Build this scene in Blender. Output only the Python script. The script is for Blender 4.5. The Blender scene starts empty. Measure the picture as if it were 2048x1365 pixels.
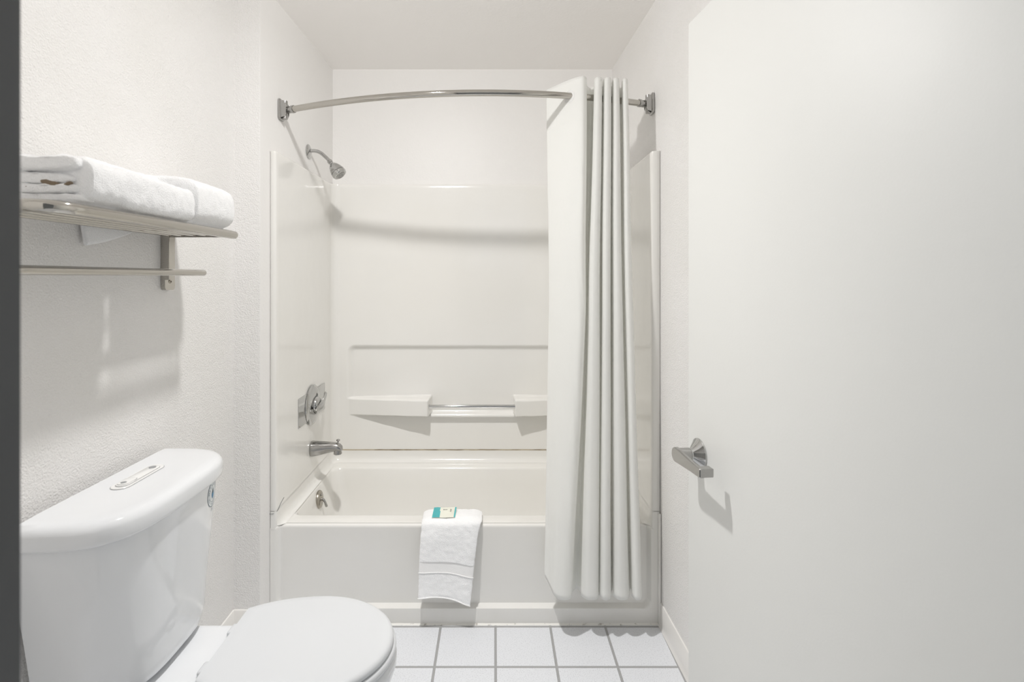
import bpy, bmesh, math, random
from mathutils import Vector, Matrix, noise
random.seed(7)
PI = math.pi
sc = bpy.context.scene
COL = sc.collection

# ------------------------------------------------------------------ camera
H = 1.37                                  # eye height
cd = bpy.data.cameras.new('camera')
cam = bpy.data.objects.new('camera', cd)
COL.objects.link(cam)
cam.location = (0, 0, H)
cam.rotation_euler = (PI/2, 0, 0)
cd.sensor_width = 36.0
cd.lens = 1060/2048*36
cd.shift_x = 35/2048
cd.shift_y = -127.5/2048
cd.clip_start = 0.02
cd.dof.use_dof = True
cd.dof.focus_distance = 2.1
cd.dof.aperture_fstop = 5.0
sc.camera = cam

# ------------------------------------------------------------------ light, exposure
sc.view_settings.view_transform = 'Standard'
sc.view_settings.look = 'None'
sc.view_settings.gamma = 1
sc.view_settings.use_curve_mapping = False
sc.view_settings.exposure = 0.77
w = bpy.data.worlds.new('world'); sc.world = w
w.use_nodes = True
w.node_tree.nodes['Background'].inputs[0].default_value = (0.94, 0.98, 1.0, 1)
w.node_tree.nodes['Background'].inputs[1].default_value = 0.10
BULB = (-0.36, 1.47, 2.41)
kl = bpy.data.lights.new('ceiling_lamp_light', 'POINT')
kl.energy = 13.5; kl.shadow_soft_size = 0.034; kl.color = (1.0, 0.985, 0.97)
kl.use_nodes = True
_n = kl.node_tree
_f = _n.nodes.new('ShaderNodeLightFalloff'); _f.inputs['Strength'].default_value = 1.0; _f.inputs['Smooth'].default_value = 0.8
_n.links.new(_f.outputs['Linear'], _n.nodes['Emission'].inputs['Strength'])
ko = bpy.data.objects.new('ceiling_lamp_light', kl); COL.objects.link(ko); ko.location = BULB
dl = bpy.data.lights.new('ceiling_lamp_downlight', 'AREA')        # the lamp shines more strongly downwards than sideways
dl.shape = 'DISK'; dl.size = 0.07; dl.energy = 5.2; dl.color = (1.0, 0.985, 0.97); dl.use_nodes = True
_n = dl.node_tree
_f = _n.nodes.new('ShaderNodeLightFalloff'); _f.inputs['Strength'].default_value = 1.0; _f.inputs['Smooth'].default_value = 0.8
_n.links.new(_f.outputs['Linear'], _n.nodes['Emission'].inputs['Strength'])
do = bpy.data.objects.new('ceiling_lamp_downlight', dl); COL.objects.link(do); do.location = (BULB[0], BULB[1], BULB[2]-0.012)
hl = bpy.data.lights.new('added_fill_light', 'AREA')  # unseen area light added behind the camera as soft fill
hl.shape = 'RECTANGLE'; hl.size = 2.0; hl.size_y = 2.0
hl.energy = 3.6; hl.color = (0.90, 0.95, 1.0)
ho = bpy.data.objects.new('added_fill_light', hl); COL.objects.link(ho)
ho.location = (-0.1, -1.3, 2.35)
ho.rotation_euler = (math.radians(58), 0, 0)

# ------------------------------------------------------------------ helpers
def tag(o, label=None, cat=None, group=None, kind=None):
    if label: o['label'] = label
    if cat: o['category'] = cat
    if group: o['group'] = group
    if kind: o['kind'] = kind
    return o

def empty(name, loc, label, cat, group=None, rz=0):
    o = bpy.data.objects.new(name, None)
    COL.objects.link(o); o.location = loc; o.rotation_euler = (0, 0, rz)
    o.empty_display_size = 0.05
    return tag(o, label, cat, group)

def link(name, bm, m, parent=None, smooth=True, sharp=35, recalc=True):
    if recalc:
        bmesh.ops.recalc_face_normals(bm, faces=bm.faces)
    me = bpy.data.meshes.new(name)
    if smooth:
        for f in bm.faces: f.smooth = True
        for e in bm.edges:
            if len(e.link_faces) == 2 and e.calc_face_angle(0) > math.radians(sharp):
                e.smooth = False
    bm.to_mesh(me); bm.free()
    if isinstance(m, (list, tuple)):
        for mm in m: me.materials.append(mm)
    else:
        me.materials.append(m)
    o = bpy.data.objects.new(name, me); COL.objects.link(o)
    if parent:
        o.parent = parent
        bpy.context.view_layer.update()
        o.matrix_parent_inverse = parent.matrix_world.inverted()
    return o

def box(bm, lo, hi, bev=0, seg=3, mat=0):
    vs = [bm.verts.new((x, y, z)) for x in (lo[0], hi[0]) for y in (lo[1], hi[1]) for z in (lo[2], hi[2])]
    fs = [(0,1,3,2),(4,6,7,5),(0,4,5,1),(2,3,7,6),(0,2,6,4),(1,5,7,3)]
    F = [bm.faces.new([vs[i] for i in f]) for f in fs]
    for f in F: f.material_index = mat
    if bev:
        es = list({e for f in F for e in f.edges})
        bmesh.ops.bevel(bm, geom=es, offset=bev, segments=seg, profile=0.5, affect='EDGES')
    return vs

def prism(bm, poly, z0, z1, bev=0, seg=3):
    b = [bm.verts.new((x, y, z0)) for x, y in poly]
    t = [bm.verts.new((x, y, z1)) for x, y in poly]
    n = len(poly)
    F = [bm.faces.new(b[::-1]), bm.faces.new(t)]
    for i in range(n):
        F.append(bm.faces.new((b[i], b[(i+1) % n], t[(i+1) % n], t[i])))
    if bev:
        es = list({e for f in F for e in f.edges})
        bmesh.ops.bevel(bm, geom=es, offset=bev, segments=seg, profile=0.5, affect='EDGES')

def loft(bm, loops, closed=True, cap0=False, cap1=False, mat=0):
    R = [[bm.verts.new(p) for p in L] for L in loops]
    n = len(R[0])
    for a, b in zip(R, R[1:]):
        for i in range(n if closed else n-1):
            j = (i+1) % n
            f = bm.faces.new((a[i], a[j], b[j], b[i])); f.material_index = mat
    if cap0: bm.faces.new(R[0][::-1]).material_index = mat
    if cap1: bm.faces.new(R[-1]).material_index = mat
    return R

def frames(pts):
    """parallel transport frames along a path"""
    P = [Vector(p) for p in pts]
    T = []
    for i in range(len(P)):
        a = P[max(i-1, 0)]; b = P[min(i+1, len(P)-1)]
        T.append((b-a).normalized())
    up = Vector((0, 0, 1)) if abs(T[0].z) < 0.9 else Vector((0, 1, 0))
    N = (up - T[0]*up.dot(T[0])).normalized()
    out = []
    for i, t in enumerate(T):
        N = (N - t*N.dot(t)).normalized()
        out.append((P[i], t, N, t.cross(N)))
    return out

def tube(bm, pts, r, seg=20, caps=True, mat=0, round_end=False):
    fr = frames(pts)
    rr = r if isinstance(r, (list, tuple)) else [r]*len(fr)
    loops = []
    def ring(c, N, B, q): return [c + N*math.cos(2*PI*k/seg)*q + B*math.sin(2*PI*k/seg)*q for k in range(seg)]
    if round_end:
        c, t, N, B = fr[0]
        for a in (80, 60, 40, 20):
            A = math.radians(a); loops.append(ring(c - t*rr[0]*math.sin(A), N, B, rr[0]*math.cos(A)))
    for (c, t, N, B), q in zip(fr, rr): loops.append(ring(c, N, B, q))
    if round_end:
        c, t, N, B = fr[-1]
        for a in (20, 40, 60, 80):
            A = math.radians(a); loops.append(ring(c + t*rr[-1]*math.sin(A), N, B, rr[-1]*math.cos(A)))
    return loft(bm, loops, True, caps, caps, mat)

def lathe(bm, prof, origin, axis, seg=40, mat=0, ref=None, cap0=True, cap1=True):
    """prof = list of (radius, distance along axis)"""
    o = Vector(origin); a = Vector(axis).normalized()
    u = Vector(ref) if ref else (Vector((0, 0, 1)) if abs(a.z) < 0.9 else Vector((1, 0, 0)))
    u = (u - a*u.dot(a)).normalized(); v = a.cross(u)
    loops = [[o + a*d + (u*math.cos(2*PI*k/seg) + v*math.sin(2*PI*k/seg))*max(r, 1e-4) for k in range(seg)] for r, d in prof]
    return loft(bm, loops, True, cap0, cap1, mat)

def arcpts(c, r, a0, a1, n, plane='xy', w=0):
    out = []
    for i in range(n+1):
        a = math.radians(a0 + (a1-a0)*i/n)
        out.append((c[0]+r*math.cos(a), c[1]+r*math.sin(a)))
    return out

def sstep(a, b, x):
    t = min(1, max(0, (x-a)/(b-a))); return t*t*(3-2*t)

def catmull(P, n):
    out = []
    for i in range(len(P)-1):
        p0 = P[max(i-1, 0)]; p1 = P[i]; p2 = P[i+1]; p3 = P[min(i+2, len(P)-1)]
        for k in range(n):
            t = k/n
            out.append(tuple(0.5*((2*b) + (-a+c)*t + (2*a-5*b+4*c-d)*t*t + (-a+3*b-3*c+d)*t**3) for a, b, c, d in zip(p0, p1, p2, p3)))
    out.append(tuple(P[-1]))
    return out

def rrect(x0, x1, y0, y1, r, n=8, z=0, edge=14):
    """rounded rectangle loop with points along the edges too"""
    pts = []
    cs = [((x1-r, y0+r), -90), ((x1-r, y1-r), 0), ((x0+r, y1-r), 90), ((x0+r, y0+r), 180)]
    arcs = []
    for (cx, cy), a in cs:
        arcs.append([(cx+r*math.cos(math.radians(a+90*i/n)), cy+r*math.sin(math.radians(a+90*i/n)), z) for i in range(n+1)])
    for k in range(4):
        pts += arcs[k]
        a = arcs[k][-1]; b = arcs[(k+1) % 4][0]
        for i in range(1, edge):
            pts.append((a[0]+(b[0]-a[0])*i/edge, a[1]+(b[1]-a[1])*i/edge, z))
    return pts

# ------------------------------------------------------------------ materials
def mat(name, col, rough=0.5, metal=0.0, bump=None, coat=0, spec=0.5, extra=None):
    m = bpy.data.materials.new(name); m.use_nodes = True
    nt = m.node_tree; b = nt.nodes['Principled BSDF']
    b.inputs['Base Color'].default_value = (*col, 1)
    b.inputs['Roughness'].default_value = rough
    b.inputs['Metallic'].default_value = metal
    b.inputs['Specular IOR Level'].default_value = spec
    if coat:
        b.inputs['Coat Weight'].default_value = coat; b.inputs['Coat Roughness'].default_value = 0.06
    tc = nt.nodes.new('ShaderNodeTexCoord')
    if bump:
        prev = None
        for scale, dist, detail in bump:
            n = nt.nodes.new('ShaderNodeTexNoise'); n.inputs['Scale'].default_value = scale
            n.inputs['Detail'].default_value = detail
            nt.links.new(tc.outputs['Object'], n.inputs['Vector'])
            bp = nt.nodes.new('ShaderNodeBump'); bp.inputs['Distance'].default_value = dist
            bp.inputs['Strength'].default_value = 1
            nt.links.new(n.outputs['Fac'], bp.inputs['Height'])
            if prev: nt.links.new(prev.outputs[0], bp.inputs['Normal'])
            prev = bp
        nt.links.new(prev.outputs[0], b.inputs['Normal'])
    return m

def mottle(m, c1, c2, scale, detail=3, lo=0.4, hi=0.6):
    nt = m.node_tree; b = nt.nodes['Principled BSDF']
    tc = nt.nodes.new('ShaderNodeTexCoord'); n = nt.nodes.new('ShaderNodeTexNoise')
    n.inputs['Scale'].default_value = scale; n.inputs['Detail'].default_value = detail
    r = nt.nodes.new('ShaderNodeValToRGB')
    r.color_ramp.elements[0].color = (*c1, 1); r.color_ramp.elements[0].position = lo
    r.color_ramp.elements[1].color = (*c2, 1); r.color_ramp.elements[1].position = hi
    nt.links.new(tc.outputs['Object'], n.inputs['Vector']); nt.links.new(n.outputs['Fac'], r.inputs['Fac'])
    nt.links.new(r.outputs['Color'], b.inputs['Base Color'])
    return m

WALLC = (0.80, 0.788, 0.772)
M = {}
M['wall'] = mat('textured_wall_paint', WALLC, 0.5, bump=[(230, 0.0026, 3), (60, 0.0012, 2)])
mottle(M['wall'], (0.79, 0.778, 0.76), (0.81, 0.798, 0.786), 2.5)
M['alcove'] = mat('smooth_wall_paint', WALLC, 0.46, bump=[(120, 0.0006, 3), (22, 0.0010, 2)])
M['ceiling'] = mat('ceiling_paint', (0.94, 0.92, 0.90), 0.6, bump=[(90, 0.0006, 3), (9, 0.0015, 2)])
M['base'] = mat('vinyl_baseboard', (0.78, 0.765, 0.74), 0.35, bump=[(30, 0.0004, 2)])
M['fibre'] = mat('glossy_fibreglass', (0.86, 0.85, 0.81), 0.16, coat=0.3, bump=[(7, 0.0012, 2)])
mottle(M['fibre'], (0.80, 0.788, 0.755), (0.815, 0.806, 0.78), 1.4)
M['caulk'] = mat('caulk', (0.75, 0.74, 0.70), 0.5)
mottle(M['caulk'], (0.25, 0.22, 0.18), (0.80, 0.79, 0.75), 35, 6, 0.30, 0.44)
M['seam'] = mat('aged_sealant', (0.55, 0.47, 0.36), 0.6)
mottle(M['seam'], (0.20, 0.15, 0.09), (0.50, 0.43, 0.31), 14, 6, 0.35, 0.6)
M['chrome'] = mat('chrome', (0.53, 0.53, 0.525), 0.06, 1.0)
M['nickel'] = mat('satin_chrome', (0.43, 0.425, 0.415), 0.17, 1.0)
M['steel'] = mat('polished_steel', (0.50, 0.48, 0.445), 0.09, 1.0, bump=[(14, 0.0003, 3)])
M['dull'] = mat('worn_nickel', (0.42, 0.39, 0.34), 0.28, 1.0, bump=[(60, 0.0002, 3)])
M['grey'] = mat('grey_plastic', (0.30, 0.31, 0.32), 0.4)
M['dark'] = mat('dark_gap', (0.03, 0.03, 0.03), 0.7)
M['china'] = mat('vitreous_china', (0.775, 0.79, 0.81), 0.07, coat=0.4)
M['plastic'] = mat('seat_plastic', (0.675, 0.69, 0.71), 0.22)
M['button'] = mat('button_plastic', (0.80, 0.80, 0.79), 0.2)
M['groove'] = mat('groove_line', (0.35, 0.35, 0.36), 0.5)
M['door'] = mat('door_paint', (0.79, 0.795, 0.775), 0.52, bump=[(220, 0.00012, 2), (3, 0.003, 2)])
M['frame'] = mat('charcoal_frame_paint', (0.075, 0.08, 0.085), 0.4)
M['towel'] = mat('terry_cloth', (0.975, 0.98, 0.99), 0.95, bump=[(380, 0.0022, 3)], spec=0.1)
M['towel'].node_tree.nodes['Principled BSDF'].inputs['Sheen Weight'].default_value = 0.6
M['weave'] = mat('flat_woven_band', (0.90, 0.90, 0.90), 0.8, bump=[(600, 0.0006, 2)], spec=0.15)
M['fold_shade'] = mat('brown_fold_shade', (0.22, 0.17, 0.12), 0.95)  # shade between the towel folds, put into the colour
M['teal'] = mat('teal_print', (0.07, 0.42, 0.44), 0.35)
M['cream'] = mat('cream_wrapper', (0.78, 0.78, 0.68), 0.25, bump=[(70, 0.001, 2)])
M['ink'] = mat('dark_ink', (0.05, 0.06, 0.07), 0.5)
M['navy'] = mat('navy_ink', (0.02, 0.09, 0.14), 0.4)
M['blue'] = mat('blue_ink', (0.02, 0.22, 0.45), 0.4)
M['paper'] = mat('sticker_paper', (0.80, 0.83, 0.85), 0.3)

m = bpy.data.materials.new('curtain_fabric'); m.use_nodes = True
nt = m.node_tree; b = nt.nodes['Principled BSDF']
b.inputs['Base Color'].default_value = (0.95, 0.953, 0.94, 1); b.inputs['Roughness'].default_value = 0.8
b.inputs['Specular IOR Level'].default_value = 0.2
tr = nt.nodes.new('ShaderNodeBsdfTranslucent'); tr.inputs[0].default_value = (0.96, 0.96, 0.935, 1)
mx = nt.nodes.new('ShaderNodeMixShader'); mx.inputs[0].default_value = 0.36
tc = nt.nodes.new('ShaderNodeTexCoord'); mp = nt.nodes.new('ShaderNodeMapping'); mp.inputs['Scale'].default_value = (60, 60, 25)
nz = nt.nodes.new('ShaderNodeTexNoise'); nz.inputs['Scale'].default_value = 1.0; nz.inputs['Detail'].default_value = 4
bp = nt.nodes.new('ShaderNodeBump'); bp.inputs['Distance'].default_value = 0.0012
nt.links.new(tc.outputs['Object'], mp.inputs[0]); nt.links.new(mp.outputs[0], nz.inputs['Vector'])
nt.links.new(nz.outputs['Fac'], bp.inputs['Height']); nt.links.new(bp.outputs[0], b.inputs['Normal'])
nt.links.new(b.outputs[0], mx.inputs[1]); nt.links.new(tr.outputs[0], mx.inputs[2])
nt.links.new(mx.outputs[0], nt.nodes['Material Output'].inputs[0])
M['curtain'] = m

# floor tiles: square pale tiles with grey grout
PITCH = 0.2148
m = mat('ceramic_floor_tile', (0.8, 0.8, 0.8), 0.4)
nt = m.node_tree; b = nt.nodes['Principled BSDF']
tc = nt.nodes.new('ShaderNodeTexCoord'); sp = nt.nodes.new('ShaderNodeSeparateXYZ')
nt.links.new(tc.outputs['Object'], sp.inputs[0])
def mnode(op, a, bb=None):
    n = nt.nodes.new('ShaderNodeMath'); n.operation = op
    for i, v in enumerate((a, bb)):
        if v is None: continue
        if isinstance(v, (int, float)): n.inputs[i].default_value = v
        else: nt.links.new(v, n.inputs[i])
    return n.outputs[0]
def griddist(s, off):
    a = mnode('DIVIDE', mnode('SUBTRACT', s, off), PITCH)
    f = mnode('SUBTRACT', a, mnode('ROUND', a))
    return mnode('MULTIPLY', mnode('ABSOLUTE', f), PITCH)
dmin = mnode('MINIMUM', griddist(sp.outputs[0], 0.004), griddist(sp.outputs[1], 1.862))
mr = nt.nodes.new('ShaderNodeMapRange'); mr.inputs['From Min'].default_value = 0.0036; mr.inputs['From Max'].default_value = 0.0050
nt.links.new(dmin, mr.inputs['Value'])
nz = nt.nodes.new('ShaderNodeTexNoise'); nz.inputs['Scale'].default_value = 260; nz.inputs['Detail'].default_value = 5
nt.links.new(tc.outputs['Object'], nz.inputs['Vector'])
cr = nt.nodes.new('ShaderNodeValToRGB')
cr.color_ramp.elements[0].position = 0.33; cr.color_ramp.elements[0].color = (0.56, 0.57, 0.60, 1)
cr.color_ramp.elements[1].position = 0.46; cr.color_ramp.elements[1].color = (0.73, 0.745, 0.775, 1)
nt.links.new(nz.outputs['Fac'], cr.inputs['Fac'])
mc = nt.nodes.new('ShaderNodeMix'); mc.data_type = 'RGBA'
mc.inputs['A'].default_value = (0.36, 0.36, 0.36, 1)
nt.links.new(mr.outputs[0], mc.inputs['Factor']); nt.links.new(cr.outputs['Color'], mc.inputs['B'])
nt.links.new(mc.outputs['Result'], b.inputs['Base Color'])
bp = nt.nodes.new('ShaderNodeBump'); bp.inputs['Distance'].default_value = 0.0015
nt.links.new(mr.outputs[0], bp.inputs['Height']); nt.links.new(bp.outputs[0], b.inputs['Normal'])
M['tile'] = m

# ------------------------------------------------------------------ room shell
CEIL = 2.495
YB = 2.865; YF = 2.09; YR = 2.01; YD = 0.35; XL = -0.99
def LW(y): return -0.8746 + 0.0151*(y-YB)
def RW(y): return 0.635 - 0.0255*(y-YB)
def struct(name, bm, m, **k):
    o = link(name, bm, m, **k); o['kind'] = 'structure'; return o

bm = bmesh.new(); box(bm, (-1.15, 0.0, -0.1), (0.85, 3.0, 0)); struct('floor', bm, M['tile'], smooth=False)
bm = bmesh.new(); box(bm, (-1.15, 0.2, CEIL), (0.85, 3.0, CEIL+0.1)); struct('ceiling', bm, M['ceiling'], smooth=False)
bm = bmesh.new(); prism(bm, [(-1.15, 0.2), (XL, 0.2), (XL, YR), (-1.15, YR)], 0, CEIL); struct('wall_left', bm, M['wall'], smooth=False)
bm = bmesh.new()
lx = LW(YR)
b_ = [(-1.15, YR), (lx-0.006, YR), (lx-0.002, YR+0.0015), (lx, YR+0.006), (LW(YB), YB), (-1.15, YB)]
prism(bm, b_, 0, CEIL); struct('wall_left_alcove', bm, [M['wall'], M['alcove']])
o = bpy.data.objects['wall_left_alcove']
for f in o.data.polygons:
    if f.normal.x > 0.9: f.material_index = 1
bm = bmesh.new(); prism(bm, [(-1.15, YB), (0.85, YB), (0.85, 3.0), (-1.15, 3.0)], 0, CEIL); struct('wall_back', bm, M['alcove'], smooth=False)
bm = bmesh.new(); prism(bm, [(RW(YB), YB), (RW(YD-0.12), YD-0.12), (0.85, YD-0.12), (0.85, YB)], 0, CEIL); struct('wall_right', bm, M['wall'], smooth=False)
# front wall with the doorway the camera stands in
JX = -0.313; HX = 0.665
bm = bmesh.new()
box(bm, (XL, YD-0.12, 0), (JX-0.03, YD-0.002, CEIL))
box(bm, (JX-0.03, YD-0.12, 2.12), (RW(YD), YD-0.002, CEIL))
struct('wall_front', bm, M['wall'], smooth=False)
bm = bmesh.new()
prism(bm, [(JX-0.03, YD-0.15), (JX, YD-0.15), (JX, YD-0.075), (JX+0.0, YD-0.03), (JX, YD), (JX-0.05, YD+0.003), (JX-0.05, YD), (JX-0.03, YD)], 0, 2.09, 0)
box(bm, (JX-0.05, YD-0.15, 2.09), (RW(YD)-0.002, YD+0.003, 2.12))
struct('trim_1', bm, M['frame'], smooth=False)

# cove baseboards
bm = bmesh.new()
def base_run(bm, p, q, n, h, t=0.006):
    """p->q along the wall, n = direction into the room"""
    p = Vector((*p, 0)); q = Vector((*q, 0)); n = Vector((*n, 0))
    prof = [(0.0, 0.0), (t+0.006, 0.0), (t+0.004, 0.004), (t+0.001, 0.012), (t, 0.02), (t, h-0.004), (t-0.002, h-0.001), (0.0, h)]
    loft(bm, [[e + n*d + Vector((0, 0, z)) for d, z in prof] for e in (p, q)], True, True, True)
base_run(bm, (RW(2.085), 2.085), (RW(YD), YD), (-1, 0), 0.094); struct('baseboard_right', bm, M['base'])
bm = bmesh.new(); base_run(bm, (XL, YR-0.002), (XL, YD), (1, 0), 0.110); struct('baseboard_left', bm, M['base'])
bm = bmesh.new(); base_run(bm, (XL+0.003, YR), (lx, YR), (0, -1), 0.110); struct('baseboard_left_alcove', bm, M['base'])

# ------------------------------------------------------------------ ceiling light (overhead, just out of frame)
t = empty('ceiling_light', (BULB[0], BULB[1], CEIL), 'round white ceiling lamp holder overhead above the toilet', 'ceiling light')
bm = bmesh.new(); lathe(bm, [(0.055, 0), (0.055, 0.008), (0.048, 0.016), (0.022, 0.02), (0.02, 0.045)], (BULB[0], BULB[1], CEIL), (0, 0, -1)); link('lamp_base', bm, M['button'], t)

# ------------------------------------------------------------------ shower surround
XC = -0.1186                       # centre of the alcove at the back
YP = 2.842                         # face of the back panel
def panelL(y): return -0.862 + (-0.868+0.862)*(y-2.1)/0.72
def panelR(y): return 0.6205 + (0.626-0.6205)*(y-2.1)/0.72
RC = 0.04
def surround_path(zone='full', yback=YP, nb=330):
    """plan path of the inside face, left front to right front"""
    P = []
    xw = LW(YF)+0.001
    P += [(xw, YF+0.004), (xw+0.003, YF), ]
    P += [(panelL(YF)-0.008, YF), (panelL(YF)-0.0035, YF+0.0012), (panelL(YF)-0.001, YF+0.004), (panelL(YF), YF+0.009)]
    n = 30
    for i in range(1, n+1):
        y = YF+0.009 + (yback-RC-YF-0.009)*i/n; P.append((panelL(y), y))
    xl = panelL(yback-RC)
    for i in range(1, 11):
        a = math.radians(180-90*i/10); P.append((xl+RC+RC*math.cos(a), yback-RC+RC*math.sin(a)))
    xr = panelR(yback-RC)
    for i in range(1, nb+1):
        P.append((xl+RC + (xr-xl-2*RC)*i/nb, yback))
    for i in range(1, 11):
        a = math.radians(90-90*i/10); P.append((xr-RC+RC*math.cos(a), yback-RC+RC*math.sin(a)))
    for i in range(n-1, -1, -1):
        y = YF+0.009 + (yback-RC-YF-0.009)*i/n; P.append((panelR(y), y))
    P += [(panelR(YF)+0.001, YF+0.004), (panelR(YF)+0.0035, YF+0.0012), (panelR(YF)+0.008, YF)]
    xw = RW(YF)-0.001
    P += [(xw-0.003, YF), (xw, YF+0.004)]
    return P

HB = 0.2245                        # half gap between the two shelf blocks
def rbox(x, z, x0, x1, z0, z1, r, s):
    """soft rounded-rectangle mask"""
    cx, cz = (x0+x1)/2, (z0+z1)/2; hx, hz = (x1-x0)/2-r, (z1-z0)/2-r
    dx = abs(x-cx)-hx; dz = abs(z-cz)-hz
    d = math.hypot(max(dx, 0), max(dz, 0)) + min(max(dx, dz), 0) - r
    return 1-sstep(-s, s, d)
def lbox(x, z, x0, x1, z0, z1, r, s):
    cx, cz = (x0+x1)/2, (z0+z1)/2; hx, hz = (x1-x0)/2-r, (z1-z0)/2-r
    dx = abs(x-cx)-hx; dz = abs(z-cz)-hz
    d = math.hypot(max(dx, 0), max(dz, 0)) + min(max(dx, dz), 0) - r
    t = min(1, max(0, (s-d)/(2*s)))
    return t+0.06*math.sin(2*PI*t)*-1
def back_h(x, z):
    """height of the moulded back panel towards the room"""
    xm = abs(x-XC)
    n1 = lbox(x, z, XC-0.658, XC+0.658, 0.700, 0.993, 0.028, 0.014)
    n2 = lbox(x, z, XC-HB-0.012, XC+HB+0.012, 0.640, 0.78, 0.016, 0.012)
    h = -0.0215*max(n1, n2)
    if xm > HB-0.01:
        t = 1-(xm-HB)/(0.66-HB)
        t = min(1, max(0, t))
        side = sstep(HB-0.005, HB+0.003, xm)
        prot = 0.095*t**0.9
        zt = 0.722+0.010*t; zb = 0.632+0.010*t
        m = sstep(zb-0.004, zb+0.004, z)*(1-sstep(zt-0.005, zt+0.004, z))
        h = h*(1-m*side) + m*side*prot
    return h
P = surround_path()
ZS0, ZS1 = 0.446, 1.869
zs = []
z = ZS0
while z < ZS1-0.012:
    zs.append(z); z += 0.0032 if 0.61 < z < 0.76 or 0.97 < z < 1.02 else 0.0125
zs += [ZS1-0.010, ZS1-0.005, ZS1-0.002, ZS1-0.0004]
bm = bmesh.new(); rows = []
for z in zs:
    ins = 0.0
    if z > ZS1-0.008: ins = (z-(ZS1-0.008))*0.5
    row = []
    for i, (x, y) in enumerate(P):
        if 46 < i < len(P)-46:
            yy = y - back_h(x, z) + ins
            row.append((x, yy, z))
        else:
            sx = -1 if x < XC else 1
            row.append((x + sx*ins*0.5, y, z))
    rows.append(row)
top = []
for x, y in P:
    if y > YP-0.03: top.append((x, YB-0.001, ZS1))
    else: top.append(((LW(y)+0.0008) if x < XC else (RW(y)-0.0008), y, ZS1))
rows.append(top)
loft(bm, rows, closed=False)
sur = empty('shower_surround', (XC, YP, ZS0), 'glossy cream moulded wall surround lining the bath alcove', 'shower surround')
link('wall_panel', bm, M['fibre'], sur, sharp=50, recalc=False)
bm = bmesh.new(); tube(bm, [(XC-HB-0.006, 2.775, 0.693), (XC+HB+0.006, 2.775, 0.693)], 0.0095, 24)
link('grab_bar', bm, M['chrome'], sur)
# aged sealant line where the surround meets the tub
bm = bmesh.new()
SB = [(x, y-0.0008*(y > 2.8), z) for z in (0,) for x, y in P]
R1 = [[bm.verts.new((x, y-0.0009 if y > 2.8 else y, z+(0.0009*noise.noise(Vector((x*22, y, k))) if y > 2.8 else 0))) for x, y in P] for k, z in enumerate((0.4420, 0.4476))]
for i in range(len(P)-1):
    f = bm.faces.new((R1[0][i], R1[0][i+1], R1[1][i+1], R1[1][i])); f.material_index = 0 if P[i][1] > YP-0.002 else 1
link('sealant_line', bm, [M['seam'], M['fibre']], sur)
bm = bmesh.new()
tube(bm, catmull([(panelL(YF)-0.028, YF-0.0014, 0.437), (panelL(YF)-0.010, YF-0.0014, 0.4375), (panelL(YF)+0.0006, YF+0.012, 0.443), (panelL(2.14)+0.0006, 2.14, 0.459), (panelL(2.17)+0.0006, 2.17, 0.468)], 6), 0.0007, 6)
link('hairline_crack', bm, M['ink'], sur)

# ------------------------------------------------------------------ bathtub
DECK = 0.384
tub = empty('bathtub', (XC, YF, 0), 'white built-in bathtub with recessed apron filling the alcove', 'bathtub')
bm = bmesh.new()
# upstand with cove
rows = []
for inset, z in [(0, 0.4432), (0, 0.425), (0.001, 0.412), (0.004, 0.401), (0.010, 0.392), (0.018, 0.3865), (0.028, DECK+0.0005)]:
    row = []
    for i, (x, y) in enumerate(P):
        cx = max(-0.80, min(0.56, x)); 
        if i < 6 or i >= len(P)-6 or y < YF+0.03:
            k = 0 if y < YF+0.01 else (y-YF-0.01)/0.03
            k = max(0, min(1, k))
            row.append((x + (inset*k if x < XC else -inset*k), y, z))
        else:
            dx = cx-x; dy = (min(y, 2.77)-y)
            L = math.hypot(dx, dy) or 1
            row.append((x+dx/L*inset, y+dy/L*inset, z))
    rows.append(row)
loft(bm, rows, closed=False)
# deck and basin
def ring(l, r, f, bk, rad, z): return rrect(l, r, f, bk, rad, 8, z)
loops = [ring(-0.868, 0.626, 2.124, YP+0.004, 0.004, DECK),
         ring(-0.846, 0.606, 2.192, 2.758, 0.045, DECK),
         ring(-0.842, 0.602, 2.197, 2.753, 0.048, DECK-0.0015),
         ring(-0.838, 0.598, 2.201, 2.749, 0.052, DECK-0.006),
         ring(-0.835, 0.595, 2.204, 2.746, 0.055, DECK-0.014),
         ring(-0.825, 0.570, 2.212, 2.738, 0.060, 0.30),
         ring(-0.805, 0.500, 2.225, 2.725, 0.075, 0.18),
         ring(-0.785, 0.440, 2.240, 2.710, 0.085, 0.11),
         ring(-0.765, 0.410, 2.260, 2.690, 0.09, 0.085),
         ring(-0.735, 0.380, 2.290, 2.660, 0.09, 0.075)]
loft(bm, loops, True, False, True)
# apron
NX, NZ = 260, 74
def apron_y(x, z):
    m = rbox(x, z, -0.8575, 0.612, 0.068, 0.60, 0.028, 0.006)
    return YF + 0.022*m
xs = [LW(YF)+0.001 + (RW(YF)-0.002-LW(YF))*i/NX for i in range(NX+1)]
zz = [0.0] + [0.372*(i+0.5)/NZ for i in range(NZ)] + [0.372]
rows = [[(x, apron_y(x, z), z) for x in xs] for z in zz]
for a in (15, 30, 45, 60, 75, 90):
    A = math.radians(a)
    rows.append([(x, apron_y(x, 0.372)+0.012*(1-math.cos(A)), 0.372+0.012*math.sin(A)) for x in xs])
rows.append([(x, 2.126, DECK) for x in xs])
loft(bm, rows, closed=False)
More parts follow.
